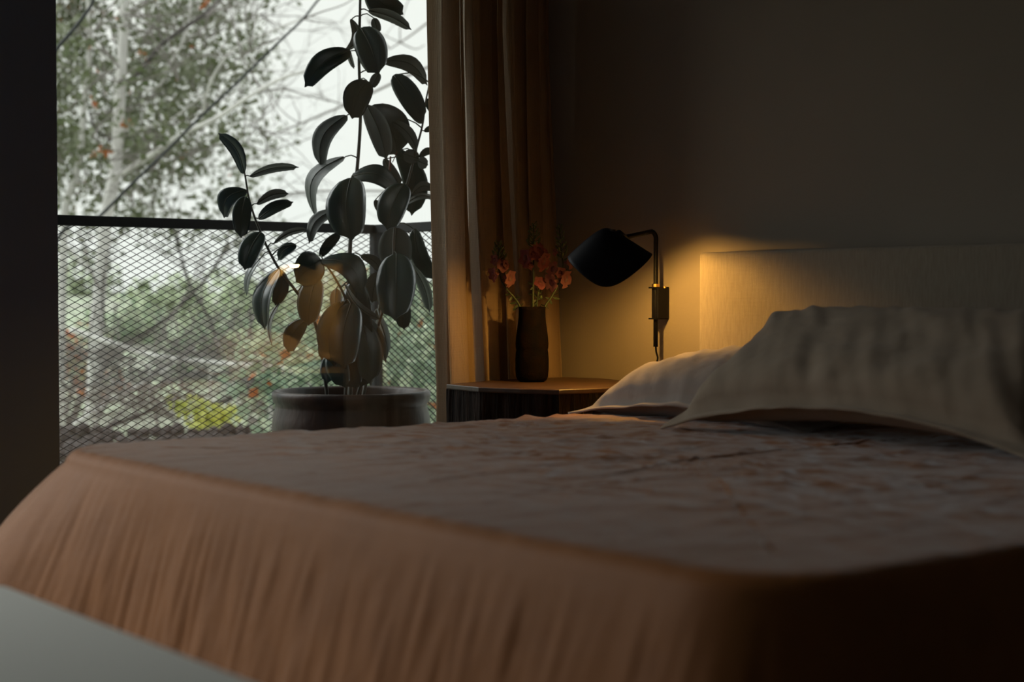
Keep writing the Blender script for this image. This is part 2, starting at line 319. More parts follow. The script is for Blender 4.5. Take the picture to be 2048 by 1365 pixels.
# bedspread: one cloth, rings round a rounded rectangle, foot and both sides hanging
def bedspread():
    rc = 0.16; re = 0.032; top = BT; xa, ya, yb, xe = BX0 - .015, BY0 - .015, BY1 + .012, BX1 - 0.012
    per = []     # (core point, outward dir, corner weight)
    cx = xa + rc
    def seg(p, q, d, n):
        for i in range(n): t = i / n; per.append((Vector((lerp(p[0], q[0], t), lerp(p[1], q[1], t))), Vector(d), 0.0))
    seg((xe, yb - rc), (cx, yb - rc), (0, 1), 150)
    for i in range(30): a = i / 30; th = PI / 2 + a * PI / 2; per.append((Vector((cx, yb - rc)), Vector((math.cos(th), math.sin(th))), math.sin(a * PI)))
    seg((cx, yb - rc), (cx, ya + rc), (-1, 0), 200)
    for i in range(30): a = i / 30; th = PI + a * PI / 2; per.append((Vector((cx, ya + rc)), Vector((math.cos(th), math.sin(th))), math.sin(a * PI)))
    seg((cx, ya + rc), (xe + .001, ya + rc), (0, -1), 120)
    n = len(per); spY = (ya + yb) / 2; V = []; rings = []
    cum = [0.0]
    for i in range(1, n): cum.append(cum[-1] + max((per[i][0] - per[i - 1][0]).length, 0.17 * (per[i][1] - per[i - 1][1]).length))
    NI, NF, NA, ND = 70, 6, 8, 46
    def topnoise(x, y):
        v = Vector((x, y, 0))
        f = noise.fractal(Vector((x * 3.0, y * 5.0, 1.7)), 1.0, 2.0, 3) * 0.0035
        f += noise.fractal(Vector((x * 17 + 3 * noise.noise(v * 3), y * 11, 4)), 0.8, 2.0, 3) * 0.0036
        rdg = 1 - abs(noise.noise(Vector((x * 2.2 + 2.0 * y, y * 7.5 - 1.6 * x, 9))))
        ks = 0.35 + 0.65 * min(1, max(0, (x - 1.5) / 0.6)); f *= ks
        f += max(0, rdg - 0.90) * 0.045 * ks
        rdg = 1 - abs(noise.noise(Vector((x * 6 + y, y * 13 - 2 * x, 3.3))))
        f += max(0, rdg - 0.92) * 0.04 * ks
        return f
    for r in range(NI):
        row = []; t = r / NI
        for (c, d, k) in per:
            sp = Vector((max(c.x, xa + 0.9), spY)); p = sp.lerp(c, t)
            row.append((p.x, p.y, top + topnoise(p.x, p.y)))
        rings.append(row)
    for r in range(NF + 1):
        row = []; s = (rc - re) * r / NF
        for (c, d, k) in per: p = c + d * s; row.append((p.x, p.y, top + topnoise(p.x, p.y)))
        rings.append(row)
    for r in range(1, NA + 1):
        ph = (PI / 2 * 0.86) * r / NA; row = []
        for (c, d, k) in per:
            p = c + d * (rc - re + re * math.sin(ph)); row.append((p.x, p.y, top - re * (1 - math.cos(ph)) + topnoise(p.x, p.y) * (1 - r / NA)))
        rings.append(row)
    s_end = rc - re + re * math.sin(PI / 2 * .86); z_end = top - re * (1 - math.cos(PI / 2 * .86))
    drop = z_end - 0.05
    for r in range(1, ND + 1):
        t = r / ND; row = []
        for i, (c, d, k) in enumerate(per):
            far = max(0.0, (c + d * .17).y - 2.65) / 0.5 if c.x < xa + .35 else 0
            far = min(1, far) ** 1.5
            u = cum[i]
            flare = 0.10 * t ** 0.8 + far * 0.21 * (1 - (1 - t) ** 2.4) * (0.6 + 0.4 * k)
            if d.y > 0.9: flare *= 0.55 if c.x > xa + .3 else 1.0
            fold = 0
            amp = min(1, t * 3.0)
            fold += math.sin(u * 34 + 2.2 * noise.noise(Vector((u * 3, t * .8, 0)))) * 0.0022 * amp * (0.5 + 0.6 * noise.noise(Vector((u * 2.3, 0, 5))))
            fold += noise.noise(Vector((u * 17, t * 1.6, 2))) * 0.0045 * amp
            fold += noise.noise(Vector((u * 60 + 5 * t, t * 3.0, 7))) * 0.0042 * min(1, t * 6)
            p = c + d * (s_end + flare + fold)
            row.append((p.x, p.y, z_end - drop * t))
        rings.append(row)
    verts = [v for row in rings for v in row]; faces = []
    for r in range(len(rings) - 1):
        for i in range(n - 1): faces.append((r * n + i, (r + 1) * n + i, (r + 1) * n + i + 1, r * n + i + 1))
    o = mesh_obj('bedspread', verts, faces, M['spread'], None, True)
    md = o.modifiers.new('cloth_thickness', 'SOLIDIFY'); md.thickness = 0.004; md.offset = 1.0
    return tag(o, 'terracotta linen bedspread spread over the bed and draping past its foot', 'bedspread')
bedspread()

# pillows
def pillow(name, corners_mid, W, Hh, T, m, label, seed, sag=0.0, flange=0.035, group=None, fold=None, lift=0.0, skew=0.0, lean=0.0, box=5.0):
    (c, hd) = corners_mid         # centre, height direction (unit); width runs along -Y (to the right in view)
    wd = Vector((0, -1, 0)); hd = hd.normalized(); nn = wd.cross(hd).normalized()
    if nn.z < 0 : nn = -nn
    NU, NV = 84, 60; V = []; Fc = []
    def surf(u, v, sgn):
        fu = flange / (W / 2); fv = flange / (Hh / 2)
        uu = min(1, abs(u) / (1 - fu)); vv = min(1, abs(v) / (1 - fv))
        th = ((1 - uu ** box) * (1 - vv ** 3.2)) ** 0.5 if uu < 1 and vv < 1 else 0
        x = u * W / 2 * (1 - 0.055 * (1 - v * v)) ; y = v * Hh / 2 * (1 - 0.07 * (1 - u * u))
        p = Vector((x, y, seed))
        wr = noise.fractal(p * 7, 1, 2, 3) * 0.006 * (0.3 + th) + noise.noise(Vector((x * 24 + y * 14, y * 5 - x * 4, seed))) * 0.0075 * (th > 0)
        edge = (1 - th) * 0.008 * noise.noise(Vector((x * 12, y * 12, seed + 5)))
        rad = math.sin(math.atan2(abs(v) - 1.0, abs(abs(u) - 1.0) + .02) * 14) * 0.0035 * max(0, 1 - abs(abs(u) - 1) * 3) * (th > 0)
        hgt = sgn * (T / 2 * th + 0.0035) + (wr + rad) * (1 if sgn > 0 else -0.4) + edge
        if sgn < 0: hgt *= 0.62
        q = c + wd * (x - lean * max(0, v)) + hd * y + nn * hgt
        q.z -= sag * (u * u) * 0.5 - lift * (1 - u * u) * max(0, -v) ** 2
        q += hd * skew * u * u * (v)
        if fold: q = fold(u, v, q)
        return q
    for sgn in (1, -1):
        for j in range(NV + 1):
            for i in range(NU + 1):
                V.append(surf(-1 + 2 * i / NU, -1 + 2 * j / NV, sgn))
    n1 = (NU + 1) * (NV + 1)
    for j in range(NV):
        for i in range(NU):
            a = j * (NU + 1) + i; q = (a, a + 1, a + NU + 2, a + NU + 1); Fc.append(q); Fc.append(tuple(x + n1 for x in q[::-1]))
    rim = [i for i in range(NU + 1)] + [j * (NU + 1) + NU for j in range(1, NV + 1)] + [NV * (NU + 1) + i for i in range(NU - 1, -1, -1)] + [j * (NU + 1) for j in range(NV - 1, 0, -1)]
    for k in range(len(rim)):
        a, b = rim[k], rim[(k + 1) % len(rim)]; Fc.append((b, a, a + n1, b + n1))
    o = mesh_obj(name, V, Fc, m, None, True, origin=c)
    zmin = min(v.z for v in V); 
    return tag(o, label, 'pillow', group)
def bend_back(u, v, q):
    k = max(0, -u - 0.75) / 0.25
    q.z -= k * 0.004
    return q
pillow('bed_pillow', (Vector((2.975, 2.82, 0.680)), Vector((0.47, 0, 0.085))), 0.84, 0.46, 0.18, M['pillow'],
       'greyish linen pillow lying flat beside the nightstand, behind the bigger pillow', 3.0, sag=0.075)
pillow('bed_pillow', (Vector((2.80, 2.20, 0.742)), Vector((0.42, 0, 0.235))), 1.0, 0.52, 0.20, M['pillow_b'],
       'large tan linen pillow propped up in front of the headboard', 8.0, sag=0.015, lift=0.055, lean=0.07, box=8.0)

# bench at the foot of the bed
bn = empty('bench', (0.62, 1.55, 0), 'pale grey upholstered bench, out of focus at the foot of the bed', 'bench')
b_ = MB(); NX, NY = 24, 60; V = []; Fc = []
bx0, bx1, by0, by1 = 0.38, 0.868, 0.85, 2.28
o = MB().box((bx0, by0, 0.36), (bx1, by1, 0.502)).build('seat_cushion', M['bench'], bn, smooth=True); bevel(o, 0.035, 6)
MB().box((bx0 + .02, by0 + .02, 0.30), (bx1 - .02, by1 - .02, 0.36)).build('bench_frame', M['walnut'], bn)
for x in (bx0 + .06, bx1 - .06):
    for y in (by0 + .08, by1 - .08): MB().lathe((x, y, 0), [(0.012, 0), (0.02, 0.30)], 16).build('leg', M['walnut'], bn, smooth=True)

# ------------------------------------------------------------------ nightstand (hewn block)
NZ = at_z(893, 768, 0.656).z
npx = [(893, 769), (957, 775), (1040, 778), (1118, 780), (1225, 776), (1262, 763), (1200, 757), (1132, 755), (1060, 757), (985, 761)]
poly = [at_z(x, y, 0.656) for x, y in npx]
cen = sum(poly, Vector()) / len(poly)
ns = empty('nightstand', (cen.x, cen.y, 0), 'dark rough-hewn wood block nightstand between bed and curtain', 'nightstand')
dens = []
for i in range(len(poly)):
    a, b = poly[i], poly[(i + 1) % len(poly)]; k = max(1, int((b - a).length / 0.012))
    for j in range(k): dens.append(a.lerp(b, j / k))
V = []; Fc = []; nl = 22; nd = len(dens)
for r in range(nl + 1):
    z = 0.002 + (0.642 - 0.002) * r / nl
    for i, p in enumerate(dens):
        d = (p - cen); d.z = 0; d.normalize(); u = i * 0.3
        off = 0.006 * noise.noise(Vector((i * 0.55, z * 2.2, 0))) + 0.003 * noise.noise(Vector((i * 1.3, z * 6, 4))) - 0.003
        V.append((p.x + d.x * off, p.y + d.y * off, z))
for r in range(nl):
    for i in range(nd): Fc.append((r * nd + i, r * nd + (i + 1) % nd, (r + 1) * nd + (i + 1) % nd, (r + 1) * nd + i))
Fc.append(tuple(range(nd))[::-1]); Fc.append(tuple(nl * nd + i for i in range(nd)))
mesh_obj('body', V, Fc, M['stump'], ns, False)
V = []; Fc = []
for (z, s) in ((0.642, 0.995), (0.645, 1.0), (0.654, 1.0), (0.656, 0.993)):
    for p in dens: V.append((cen.x + (p.x - cen.x) * s, cen.y + (p.y - cen.y) * s, z))
for r in range(3):
    for i in range(nd): Fc.append((r * nd + i, r * nd + (i + 1) % nd, (r + 1) * nd + (i + 1) % nd, (r + 1) * nd + i))
Fc.append(tuple(range(nd))[::-1]); Fc.append(tuple(3 * nd + i for i in range(nd)))
mesh_obj('tabletop', V, Fc, M['stump_top'], ns, False)

# ------------------------------------------------------------------ vase
vc = at_z(1064, 765, 0.656); vd = (vc - CAM).dot(FWD) + 0.03; vc = at(1064, 765, vd); vc.z = 0.6565
s_ = vd / F
prof = [(24, 0), (29, 3), (32, 10), (33.5, 24), (33.6, 44), (32.6, 58), (31.6, 63.5), (32.6, 68), (33.0, 76), (32, 90), (30, 104), (28, 118), (27, 130), (26.4, 142), (27.2, 150), (24.8, 150), (24.5, 120), (28, 80), (28, 20), (10, 8)]
V_ = MB().lathe(vc, [(r * s_, z * s_) for r, z in prof], 48)
vase = V_.build('vase', M['vase'], None, smooth=True, origin=vc); tag(vase, 'black matte ceramic vase with a pinched waist standing on the nightstand', 'vase')

# flowers
def petal_cluster(mb, c, size, m, axis):
    """ruffled two-lipped snapdragon blossom"""
    axis = axis.normalized(); sd = axis.orthogonal().normalized(); up = axis.cross(sd)
    mb.tube([c - axis * size * .55, c - axis * size * .1, c + axis * size * .2], [size * .16, size * .26, size * .34], 8, m)
    for k in range(5):
        a = 2 * PI * k / 5 + random.uniform(-.2, .2); n_ = 5; V = []; Fc = []
        dr = (sd * math.cos(a) + up * math.sin(a)); tn = axis.cross(dr)
        for i in range(4):
            t = i / 3; wd = size * (0.22 + .40 * math.sin(t * PI * .72))
            for j in range(n_):
                q = (j / (n_ - 1) - .5) * 2
                p = c + axis * size * (.15 + .38 * t - 0.28 * t * t * (1 + .4 * math.sin(j * 2.1 + k))) + dr * size * (.22 + .52 * t) + tn * q * wd
                p += Vector((random.uniform(-1, 1), random.uniform(-1, 1), random.uniform(-1, 1))) * size * .045 * t
                V.append(p)
        for i in range(3):
            for j in range(n_ - 1): a0 = i * n_ + j; Fc.append((a0, a0 + 1, a0 + n_ + 1, a0 + n_))
        mb.add(V, Fc, m)
def small_leaf(mb, p, d, ln, wd, m=0):
    d = d.normalized(); sd = d.cross(Vector((random.uniform(-1, 1), random.uniform(-1, 1), random.uniform(0, 1)))).normalized()
    nn = d.cross(sd); V = [p]; Fc = []
    for t in (0.25, 0.5, 0.75):
        q = p + d * ln * t + nn * ln * .12 * math.sin(t * PI); ww = wd * math.sin(t * PI) ** .8
        V += [q - sd * ww, q + nn * (-wd * .2), q + sd * ww]
    V.append(p + d * ln); 
    Fc = [(0, 1, 2), (0, 2, 3), (1, 4, 5, 2), (2, 5, 6, 3), (4, 7, 8, 5), (5, 8, 9, 6), (7, 10, 8), (8, 10, 9)]
    mb.add(V, Fc, m)
def snapdragon(path, blooms, buds, leaves, label, dd=0.0, mp='petal'):
    d0 = vd + dd
    pts = curve_pts([at(x, y, d0 + k) for x, y, k in path], 8)
    root = empty('snapdragon', pts[0], label, 'flower')
    n = len(pts); MB().tube(pts, [lerp(0.0036, 0.0016, i / n) for i in range(n)], 7).build('stem', M['stem'], root, smooth=True)
    for (x, y, sz, dx, dy) in blooms:
        c = at(x, y, d0 - 0.012); near = min(pts, key=lambda p: (p - c).length)
        mb = MB(); ax = (RIGHT * dx - UP * dy - FWD * 0.55)
        petal_cluster(mb, c, sz * 1.12 * s_, 0, ax)
        mb.tube([near, c - ax.normalized() * sz * s_ * .5], 0.0012, 5, 1)
        mb.build('blossom', [M[mp], M['stem']], root, smooth=True)
    mb = MB(); (bx, y0_, y1_, cnt, sp) = buds[0], buds[1], buds[2], buds[3], buds[4]
    for i in range(cnt):
        t = i / cnt; y = lerp(y0_, y1_, t); near = min(pts, key=lambda p: abs(p.z - at(bx, y, d0).z))
        ang = i * 2.4; dr = RIGHT * math.cos(ang) + FWD * math.sin(ang); r0 = lerp(sp, sp * .35, t) * s_
        c = near + dr * r0 * .7 + UP * r0 * .25; ln = lerp(8, 4.5, t) * s_; dirn = (dr * .55 + UP).normalized()
        mb.tube([near, c, c + dirn * ln * .4, c + dirn * ln * .85, c + dirn * ln * 1.2], [.0008, ln * .18, ln * .34, ln * .25, ln * .05], 6)
        if i % 3 == 0: small_leaf(mb, near, dr + UP * .5, ln * 1.6, ln * .25)
    mb.build('buds', M['bud'], root, smooth=True)
    for (x, y, dx, dy, ln) in leaves:
        mb = MB(); p = at(x, y, d0); near = min(pts, key=lambda q: (q - p).length)
        small_leaf(mb, near, RIGHT * dx - UP * dy - FWD * random.uniform(-.4, .4), ln * s_ * 1.3, ln * s_ * .26)
        mb.build('leaf', M['stem'], root, smooth=True)
snapdragon([(1046, 640, 0.01), (1040, 614, 0), (1028, 595, 0), (1012, 577, 0), (1002, 560, 0), (998, 535, 0), (998, 505, 0), (996, 484, 0)],
           [(989, 549, 16, -.8, .2), (1017, 556, 19, .8, .2), (1003, 533, 15, .4, -.2), (991, 520, 12, -.6, 0), (1010, 530, 11, .8, -.2)], (998, 520, 484, 22, 16),
           [(1037, 608, -.8, .9, 14), (1035, 604, -1, .2, 13), (1029, 596, .9, -.1, 12), (1030, 597, .5, -.9, 10), (1022, 590, -1, .1, 10), (1040, 612, .8, -.5, 8), (1026, 594, -.6, .9, 10)],
           'leftmost snapdragon stem in the black vase, leaning toward the window', mp='petal_b')
snapdragon([(1066, 640, 0.0), (1066, 600, 0), (1067, 560, 0), (1067, 530, 0), (1068, 490, 0), (1067, 448, 0)],
           [(1054, 517, 20, -.8, 0), (1083, 522, 22, .8, .3), (1076, 501, 17, .5, -.4), (1067, 508, 15, 0, 0), (1090, 508, 10, .9, -.3), (1060, 530, 11, -.5, .5)], (1067, 498, 448, 30, 17),
           [(1066, 610, .9, -.4, 9), (1066, 592, -.9, -.3, 9), (1066, 570, -.8, -.4, 10), (1066, 574, -.7, .7, 7)],
           'tall upright snapdragon in the middle of the black vase with deep pink blossoms', dd=-0.005)
snapdragon([(1072, 640, 0.02), (1073, 620, .02), (1075, 600, .02), (1077, 585, .02), (1078, 572, .02)],
           [(1079, 568, 15, .3, -.3)], (1078, 600, 574, 6, 7),
           [(1076, 592, .9, .5, 12), (1076, 588, .8, -.6, 9), (1074, 612, -.7, -.5, 10), (1075, 600, -.8, .4, 11), (1073, 618, .6, -.5, 10)],
           'shortest snapdragon in the vase, one small blossom behind the middle stem', dd=0.02)
snapdragon([(1084, 640, -.01), (1090, 614, 0), (1101, 597, 0), (1112, 579, 0), (1121, 556, 0), (1126, 535, 0), (1123, 505, 0), (1120, 470, 0), (1118, 448, 0)],
           [(1108, 539, 17, -.7, -.2), (1106, 565, 20, -.8, .2), (1128, 558, 20, .8, .2), (1137, 525, 15, .9, -.1), (1120, 545, 12, .2, .1), (1112, 505, 8, -.8, 0)], (1120, 520, 450, 30, 15),
           [(1104, 592, .9, .3, 14), (1105, 590, .9, -.5, 12), (1101, 597, -.9, -.2, 9), (1092, 612, -.7, -.2, 9), (1093, 610, .5, .8, 9), (1100, 598, .3, .9, 9)],
           'rightmost snapdragon stem in the black vase, bending toward the lamp', dd=0.0, mp='petal_b')

# ------------------------------------------------------------------ wall lamp
PX = WX - 0.043
pole_at = lambda y: at_x(1311.5, y, PX)
lp = empty('wall_lamp', (WX, pole_at(600).y, 0.92), 'black wall reading lamp with curved shell shade beside the headboard', 'lamp')
py_ = pole_at(600).y; zt_ = pole_at(466).z; zb_ = at_x(1311.5, 694, PX).z
r_ = 0.0068
SC = at(1220, 510, 4.45)            # shade centre
apex = at(1250, 475, 4.50)
arc = [Vector((PX, py_, zb_)), Vector((PX, py_, zt_ - 0.03))]
ctr = Vector((PX - 0.022, py_, zt_ - 0.022 + .006))
elbow = []
adir = (apex - Vector((PX - .02, py_, zt_ + .004)))
for i in range(1, 8):
    a = PI / 2 * i / 8; elbow.append(Vector((PX - 0.022 + 0.022 * math.cos(a), py_, zt_ - 0.018 + 0.022 * math.sin(a))))
MB().tube([Vector((PX, py_, zb_)), Vector((PX, py_, lerp(zb_, zt_, .5))), Vector((PX, py_, zt_ - 0.018))] + elbow + [elbow[-1] + adir * .3, apex], r_, 12).build('arm', M['black_metal'], lp, smooth=True)
zb1, zb2 = at_x(1317, 576, PX).z, at_x(1317, 638, PX).z
bevel(MB().box((PX - .004, py_ - 0.014, zb2), (WX - .001, py_ + 0.014, zb1)).build('bracket', M['black_metal'], lp), .002)
for z in (zb1, zb2):
    MB().box((PX - 0.018, py_ - 0.012, z - 0.002), (WX - .001, py_ + 0.012, z + 0.0025)).build('bracket_plate', M['black_metal'], lp)
MB().lathe((PX, py_, zb1 + .0025), [(0.0115, 0), (0.0115, 0.009)], 20).build('collar', M['brass'], lp, smooth=False)['label'] = 'brass collar'
MB().tube([(WX - .02, py_ - .014, zb1 + .004), (WX - .02, py_ - .014, zb1 - .001)], .004, 10).build('screw', M['brass'], lp)
cordp = [at_x(1311.5, 693, PX), at_x(1312.5, 705, PX + .002), at_x(1315.5, 716, PX + .006), at_x(1313, 727, PX + .004), at_x(1308, 742, PX + .004), at_x(1303, 775, PX + .01), at_x(1302, 860, PX + .025)]
MB().tube(curve_pts(cordp, 6), 0.0028, 8).build('cord', M['black_metal'], lp, smooth=True)
# shade: bent shell, opening faces down and away from the bed
T_ = (RIGHT * math.cos(math.radians(9)) - FWD * math.sin(math.radians(9)) + UP * 0.02).normalized()
tow = T_.cross(UP).normalized() * -1
if tow.dot(FWD) > 0: tow = -tow
Vd = tow; Nd = UP
def shade_pt(u, v, off=0.0):
    """(u,v) in unit disc; the front lobe hangs lower than the side tips"""
    uu = abs(u + 0.10 * (1 - u * u)); uu = math.sqrt(uu * uu + 0.018) - 0.134 + 0.134 * uu
    z = 0.075 * (1 - uu ** 1.12) * (1 - abs(v) ** 1.6) - (0.088 * v ** 1.45 if v > 0 else 0.038 * v * v * max(0.0, 0.5 - 0.75 * u))
    return SC + T_ * (u * 0.118) + tow * (v * (0.095 if v > 0 else 0.082)) + UP * (z - off)
NR, NT = 18, 64; V = []; Fc = []
for off in (0.0, 0.002):
    for r in range(NR + 1):
        for k in range(NT):
            a = 2 * PI * k / NT; V.append(shade_pt(r / NR * math.cos(a), r / NR * math.sin(a), off))
L_ = (NR + 1) * NT; mi = []
for r in range(NR):
    for k in range(NT):
        q = (r * NT + k, r * NT + (k + 1) % NT, (r + 1) * NT + (k + 1) % NT, (r + 1) * NT + k)
        Fc.append(q); mi.append(0); Fc.append(tuple(i + L_ for i in q[::-1])); mi.append(1)
for k in range(NT): Fc.append((NR * NT + k, NR * NT + (k + 1) % NT, NR * NT + (k + 1) % NT + L_, NR * NT + k + L_)); mi.append(0)
mesh_obj('lamp_shade', V, Fc, [M['black_metal'], M['shade_in']], lp, True, mi)
MB().tube([apex, apex - Nd * .004, shade_pt(0.2, 0.0)], [.011, .011, .009], 14).build('swivel_joint', M['black_metal'], lp, smooth=True)
bc = SC + UP * 0.004 + T_ * 0.006 + tow * 0.0
MB().tube([shade_pt(.05, 0), bc + Nd * .022], .010, 14).build('socket', M['socket'], lp, smooth=True)
mb = MB(); pr = [(0.003, -.018), (0.010, -.015), (0.0145, -.008), (0.016, 0), (0.0145, .008), (0.010, .016), (0.008, .024)]
V = []; Fc = []; nb = 20
for (r, z) in pr:
    for k in range(nb): a = 2 * PI * k / nb; V.append(bc + Nd * z + (T_ * math.cos(a) + Vd * math.sin(a)) * r)
for i in range(len(pr) - 1):
    for k in range(nb): Fc.append((i * nb + k, i * nb + (k + 1) % nb, (i + 1) * nb + (k + 1) % nb, (i + 1) * nb + k))
Fc.append(tuple(range(nb))[::-1]); Fc.append(tuple((len(pr) - 1) * nb + k for k in range(nb)))
mesh_obj('bulb', V, Fc, M['bulb'], lp, True)['label'] = 'glowing warm bulb'

# ------------------------------------------------------------------ curtain
def curtain():
    root = empty('curtain', (3.02, 3.93, 0), 'floor-length tan linen curtain gathered at the right of the window', 'curtain')
    ztop, zbot = 2.44, 0.03; Yc = 3.925; N = 620; NZ_ = 70
    xl0 = at_y(881, 200, Yc).x; xl1 = at_y(904, 800, Yc - .02).x
    xr0 = at_y(1096, 100, Yc).x; xr1 = min(at_y(1131, 740, Yc).x, WX - .012)
    V = []; Fc = []
    nf = 11.0
    for j in range(NZ_ + 1):
        z = lerp(ztop, zbot, j / NZ_); q = max(0, min(1, (1.75 - z) / 1.1))
        xl = lerp(xl0, xl1, q ** 1.6); xr = lerp(xr0, xr1, q)
        for i in range(N + 1):
            t = i / N
            ph = 2 * PI * nf * (t + 0.018 * math.sin(2 * PI * t * 2.3 + 1)) + 0.5 * math.sin(z * 1.7 + t * 9)
            amp = 0.040 * (0.75 + 0.45 * math.sin(t * 23 + 1.3)) * (0.8 + 0.25 * q)
            # overlapping loops: s-shaped folds
            lx = 0.034 * math.sin(2 * ph + 0.4) * (0.8 + 0.5 * math.sin(t * 17 + z * .8))
            x = lerp(xl, xr, t) + lx * min(1, t * 50, (1 - t) * 20)
            y = Yc + amp * math.sin(ph) + 0.010 * noise.noise(Vector((t * 30, z * 1.2, 0))) + 0.004 * noise.noise(Vector((t * 90, z * 2.5, 3)))
            x += 0.004 * noise.noise(Vector((t * 40, z * 1.5, 8)))
            x = min(x, WX - 0.006)
            V.append((x, y, z))
    for j in range(NZ_):
        for i in range(N): a = j * (N + 1) + i; Fc.append((a, a + 1, a + N + 2, a + N + 1))
    mesh_obj('curtain_panel', V, Fc, M['curtain'], root, True)
    hem = MB().tube([(V[(NZ_) * (N + 1) + i][0], V[(NZ_) * (N + 1) + i][1], zbot + .002) for i in range(0, N + 1, 4)], 0.003, 5)
    hem.build('hem', M['curtain'], root, smooth=True)
curtain()
cr = empty('curtain_track', (1.5, 3.925, 2.45), 'slim dark curtain track fixed to the ceiling', 'curtain track')
MB().box((-1.2, 3.905, 2.44), (WX - .01, 3.945, H - .0005)).build('track', M['steel_frame'], cr)

# ------------------------------------------------------------------ rubber plant in its pot
PD = 5.40
pr_ = 158.5 / F * PD; pc = at(703, 781, PD); pc.z = 0
pz = at(703, 781, PD).z
pot = empty('plant_pot', pc, 'large brown glazed plant pot with a rolled rim on the balcony', 'pot')
mb = MB(); R = pr_; hh = pz
prof = [(R * .62, 0.0), (R * .70, 0.02), (R * .86, hh * .3), (R * .965, hh * .6), (R * 1.0, hh * .80), (R * .985, hh - .085), (R * .955, hh - .055), (R * .955, hh - .045), (R * .985, hh - .036), (R * 1.0, hh - .018), (R * 0.995, hh - .006), (R * .975, hh), (R * .93, hh), (R * .90, hh - .008), (R * .89, hh - .05), (R * .88, hh - .10)]
mb.lathe(pc, prof, 72, cap=False).build('pot_body', M['pot'], pot, smooth=True)
MB().lathe(pc, [(R * .6, 0.004), (0.01, 0.004)], 40).build('base', M['pot'], pot)
sv = []; sf = []
for r in range(9):
    for k in range(40):
        a = 2 * PI * k / 40; rr = R * .882 * r / 8
        sv.append((pc.x + rr * math.cos(a), pc.y + rr * math.sin(a), hh - 0.055 + 0.008 * noise.noise(Vector((rr * 20 * math.cos(a), rr * 20 * math.sin(a), 0)))))
for r in range(8):
    for k in range(40): sf.append((r * 40 + k, r * 40 + (k + 1) % 40, (r + 1) * 40 + (k + 1) % 40, (r + 1) * 40 + k))
so = mesh_obj('soil', sv, sf, M['soil'], pot, True)
plant = empty('rubber_plant', (pc.x, pc.y, hh - 0.055), 'tall rubber plant with big dark oval leaves growing in the brown pot', 'plant')
STEMS = [
    ([(700, 800, 0), (702, 700, .02), (697, 600, .04), (700, 500, .05), (705, 430, .05), (715, 330, .03), (721, 230, .02), (718, 120, 0), (720, 20, 0), (722, -90, 0), (724, -170, .02)], .0085, .0035),
    ([(655, 795, -.02), (642, 700, -.05), (624, 630, -.08), (590, 580, -.10), (556, 535, -.10), (523, 470, -.10), (500, 405, -.10), (489, 345, -.10)], .0065, .0028),
    ([(690, 800, -.05), (700, 690, -.08), (694, 610, -.12), (672, 560, -.14), (645, 520, -.15)], .006, .003),
    ([(725, 800, .04), (745, 700, .06), (762, 600, .08), (778, 520, .06), (790, 440, .05), (815, 365, .04), (832, 300, .03), (845, 250, .03), (852, 200, .03), (868, 130, .05)], .0065, .0025),
    ([(712, 800, -.06), (738, 720, -.10), (760, 640, -.13), (785, 560, -.14), (788, 470, -.12), (800, 380, -.10)], .006, .003),
]
stem_pts = []
for path, r0, r1 in STEMS:
    p = curve_pts([at(x, y, PD + k) for x, y, k in path], 8); n = len(p)
    p[0].z = hh - .06
    MB().tube(p, [lerp(r0, r1, i / n) for i in range(n)], 10).build('stem', M['plant_stem'], plant, smooth=True)
    stem_pts.append(p)
LW = 0.5
